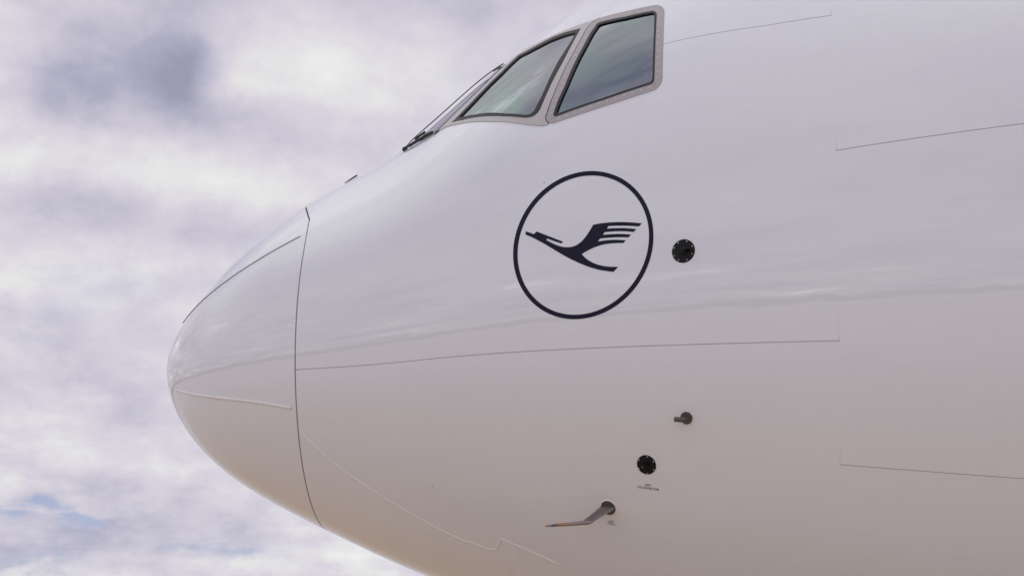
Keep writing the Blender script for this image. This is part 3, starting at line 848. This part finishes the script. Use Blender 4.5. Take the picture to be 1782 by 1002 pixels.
PT = MARK['pts']
for side in (1, -1):
    # angle-of-attack sensor: black plate, ring of screws, boss with a small vane
    P, n, ax, up = frame_at(*PT[0], side)
    s = empty('angle_of_attack_sensor', airplane)
    lathe('mounting_disc', [(.0590, -.006), (.0588, .0018), (.0578, .0028)], P, n, M['black'], s)
    lathe('boss', [(.021, .0024), (.0195, .010), (.014, .014), (.006, .0155)], P, n, M['black'], s, 24)
    for q in (MARK['aoa_screws'] if side == 1 else []):
        screw(Vector(on_skin(*q, .0036)), n, s, GOLD if q[1] < PT[0][1] else SCREW, .55)
    a = P + n * .009
    V = [a + up * .004, a - up * .004, a + ax * .040 - up * .003 + n * .004, a + ax * .040 + up * .003 + n * .004,
         a + up * .003 + n * .020 + ax * .006, a - up * .003 + n * .020 + ax * .006, a + ax * .046 - up * .001 + n * .030, a + ax * .046 + up * .001 + n * .030]
    link('vane', V, [(0, 1, 2, 3), (4, 7, 6, 5), (0, 4, 5, 1), (1, 5, 6, 2), (2, 6, 7, 3), (3, 7, 4, 0)], M['black'], s, smooth=False)
    # air-temperature probe: steel disc, short strut, open scoop head
    P, n, ax, up = frame_at(*PT[1], side)
    s = empty('temperature_probe', airplane)
    lathe('mounting_disc', [(.0312, -.006), (.0310, .0022), (.0295, .0035)], P, n, M['disc'], s)
    sec = lambda c, L, w: [c + ax * (L * u) + up * (w * v) for u, v in ((-.5, 0), (-.3, .5), (.1, .45), (.5, 0), (.1, -.45), (-.3, -.5))]
    V = sec(P + n * .003 + up * .004, .052, .015) + sec(P + n * .048 - ax * .008 + up * .003, .038, .013)
    link('strut', V, [(i, (i + 1) % 6, 6 + (i + 1) % 6, 6 + i) for i in range(6)] + [tuple(range(6, 12))], M['disc'], s, smooth=False)
    h = P + n * .052 + up * .002
    d = (-ax + n * -.03).normalized()
    tube('scoop', [h - d * .012, h - d * .010, h + d * .020, h + d * .042, h + d * .043], [.008, .0118, .0122, .0124, .0105], M['disc'], s, 14)
    # ice detector: black plate, six screws, stub strut with a sensing pin
    P, n, ax, up = frame_at(*PT[2], side)
    s = empty('ice_detector', airplane)
    lathe('mounting_disc', [(.0500, -.006), (.0498, .0022), (.0488, .0032)], P, n, M['black'], s)
    for q in (MARK['ice_screws'] if side == 1 else []):
        screw(Vector(on_skin(*q, .0038)), n, s, SCREW, .5)
    sec = lambda c, L, w: [c + ax * (L * u) + up * (w * v) for u, v in ((-.5, 0), (-.3, .5), (.1, .45), (.5, 0), (.1, -.45), (-.3, -.5))]
    V = sec(P + n * .003 + up * .004, .056, .016) + sec(P + n * .022 + up * .003, .034, .012)
    link('strut', V, [(i, (i + 1) % 6, 6 + (i + 1) % 6, 6 + i) for i in range(6)] + [tuple(range(6, 12))], M['black'], s, smooth=False)
    tube('sensing_pin', [P + n * .022 - ax * .006, P + n * .040 - ax * .008, P + n * .0415 - ax * .008], [.0035, .0033, .0018], M['probe'], s, 8)
    # pitot probe: steel disc in a white sealant ring, swept strut, long tapering tube
    P, n, ax, up = frame_at(*PT[3], side)
    s = empty('pitot_probe', airplane)
    lathe('sealant_ring', [(.0445, -.006), (.0440, .0020), (.0405, .0040)], P, n, M['bead'], s)
    lathe('mounting_disc', [(.0400, -.006), (.0398, .0046), (.0380, .0056)], P, n, M['disc'], s)
    Y = Vector((1, side, 1))
    rel = lambda a: P + Vector((a[0], a[1] * side, a[2]))
    tail, tip = Vector((-.0723, -.0933, -.0821)), Vector((-.3174, .0141, -.0948))
    def blade(c, L, w, dirn):
        q = (n.cross(dirn)).normalized()
        return [c + dirn * (L * u) + q * (w * v) for u, v in ((-.5, 0), (-.35, .35), (-.1, .5), (.2, .4), (.5, 0), (.2, -.4), (-.1, -.5), (-.35, -.35))]
    td = Vector(((tip - tail).x, (tip - tail).y * side, (tip - tail).z)).normalized()
    c0 = P + n * .004 + up * .006
    c1 = c0 + n * .018 - ax * .004 - up * .003
    c2 = rel(tail + (tip - tail) * .13)
    A = blade(c0, .078, .021, -ax); B = blade(c1, .076, .018, (-ax * .8 + td * .2).normalized()); C_ = blade(c2, .074, .012, td)
    V = A + B + C_
    Fc = [(k * 8 + i, k * 8 + (i + 1) % 8, (k + 1) * 8 + (i + 1) % 8, (k + 1) * 8 + i) for k in range(2) for i in range(8)]
    link('strut', V, Fc + [tuple(range(16, 24))], M['probe'], s, smooth=False)
    tpts, trad = [], []
    for u, rr in ((-.015, .0005), (0, .0030), (.06, .0072), (.14, .0086), (.4, .0080), (.7, .0062), (.9, .0046), (.985, .0034), (1.0, .0030)):
        tpts.append(rel(tail + (tip - tail) * u)); trad.append(rr * 1.22)
    # even spacing so that the heat colours fall where they should
    tube('tube', tpts, trad, M['tube'], s, 16, uv=False)
    o = s.children[-1]
    l = o.data.uv_layers.new(name='along')
    us = [-.015, 0, .06, .14, .4, .7, .9, .985, 1.0]
    for lp in o.data.loops:
        l.data[lp.index].uv = (max(0, us[min(lp.vertex_index // 16, 8)]), 0)

# small fasteners, a vent probe over the crown, drain point under the chin
for k in (8,):
    P, n, ax, up = frame_at(*PT[k])
    lathe('lightning_stud', [(.012, -.002), (.011, .0012), (.006, .0012), (.005, .0025)], P, n, M['bead'], radome, 16)
for k in (9, 10):
    P, n, ax, up = frame_at(*PT[k])
    lathe('rivet', [(.003, -.001), (.0028, .0006), (.0015, .0008)], P, n, M['black'], airplane, 10)
tube('crown_antenna', [on_skin(1.10, 71, .004), on_skin(1.13, 71, .007), on_skin(1.17, 71, .010), on_skin(1.18, 71, .010)], [.002, .004, .005, .004], M['wiper'], airplane, 8)

# ------------------------------------------------------------------ stencilled placards
def placard(lines, x, t, size):
    p = empty('placard', airplane)
    P, n, ax, up = frame_at(x, t)
    for k, txt in enumerate(lines):
        cu = bpy.data.curves.new('lettering', 'FONT')
        cu.body = txt; cu.size = size; cu.align_x = 'CENTER'; cu.space_character = 1.12; cu.offset = size * .015
        o = bpy.data.objects.new('lettering', cu); COL.objects.link(o)
        dg = bpy.context.evaluated_depsgraph_get()
        me = bpy.data.meshes.new_from_object(o.evaluated_get(dg))
        bpy.data.objects.remove(o)
        me.transform(Matrix.Translation((0, -k * size * 1.12 + size * .2, 0)))
        for v in me.vertices:
            v.co = P + ax * v.co.x + up * v.co.y + n * .0016
        me.materials.clear(); me.materials.append(M['print'])
        q = bpy.data.objects.new('lettering', me); COL.objects.link(q); q.parent = p
placard(['LEFT', 'ICE DETECTOR'], *MARK['pts'][4], .0150)
placard(['LEFT', 'PITOT'], *MARK['pts'][6], .0135)

# ------------------------------------------------------------------ ground and the wooded ridge round the airfield
link('apron', [(-3000, -3000, 0), (3000, -3000, 0), (3000, 3000, 0), (-3000, 3000, 0)], [(0, 1, 2, 3)], M['apron'], smooth=False)['kind'] = 'structure'
rng = np.random.default_rng(4)
V, Fc = [], []
NA = 540
hgt = np.convolve(np.tile(rng.uniform(2, 20, NA), 3), np.ones(7) / 7, 'same')[NA:2 * NA] + rng.uniform(-2.0, 3.0, NA)
for i in range(NA):
    a = 2 * math.pi * i / NA
    for rr, z in ((420, -.5), (432, hgt[i] * .8), (450, hgt[i]), (520, hgt[i] * .9), (560, -.5)):
        V.append((rr * math.cos(a), rr * math.sin(a), z))
for i in range(NA):
    j = (i + 1) % NA
    for k in range(4):
        Fc.append((i * 5 + k, j * 5 + k, j * 5 + k + 1, i * 5 + k + 1))
link('hills', V, Fc, M['hill'])['kind'] = 'structure'
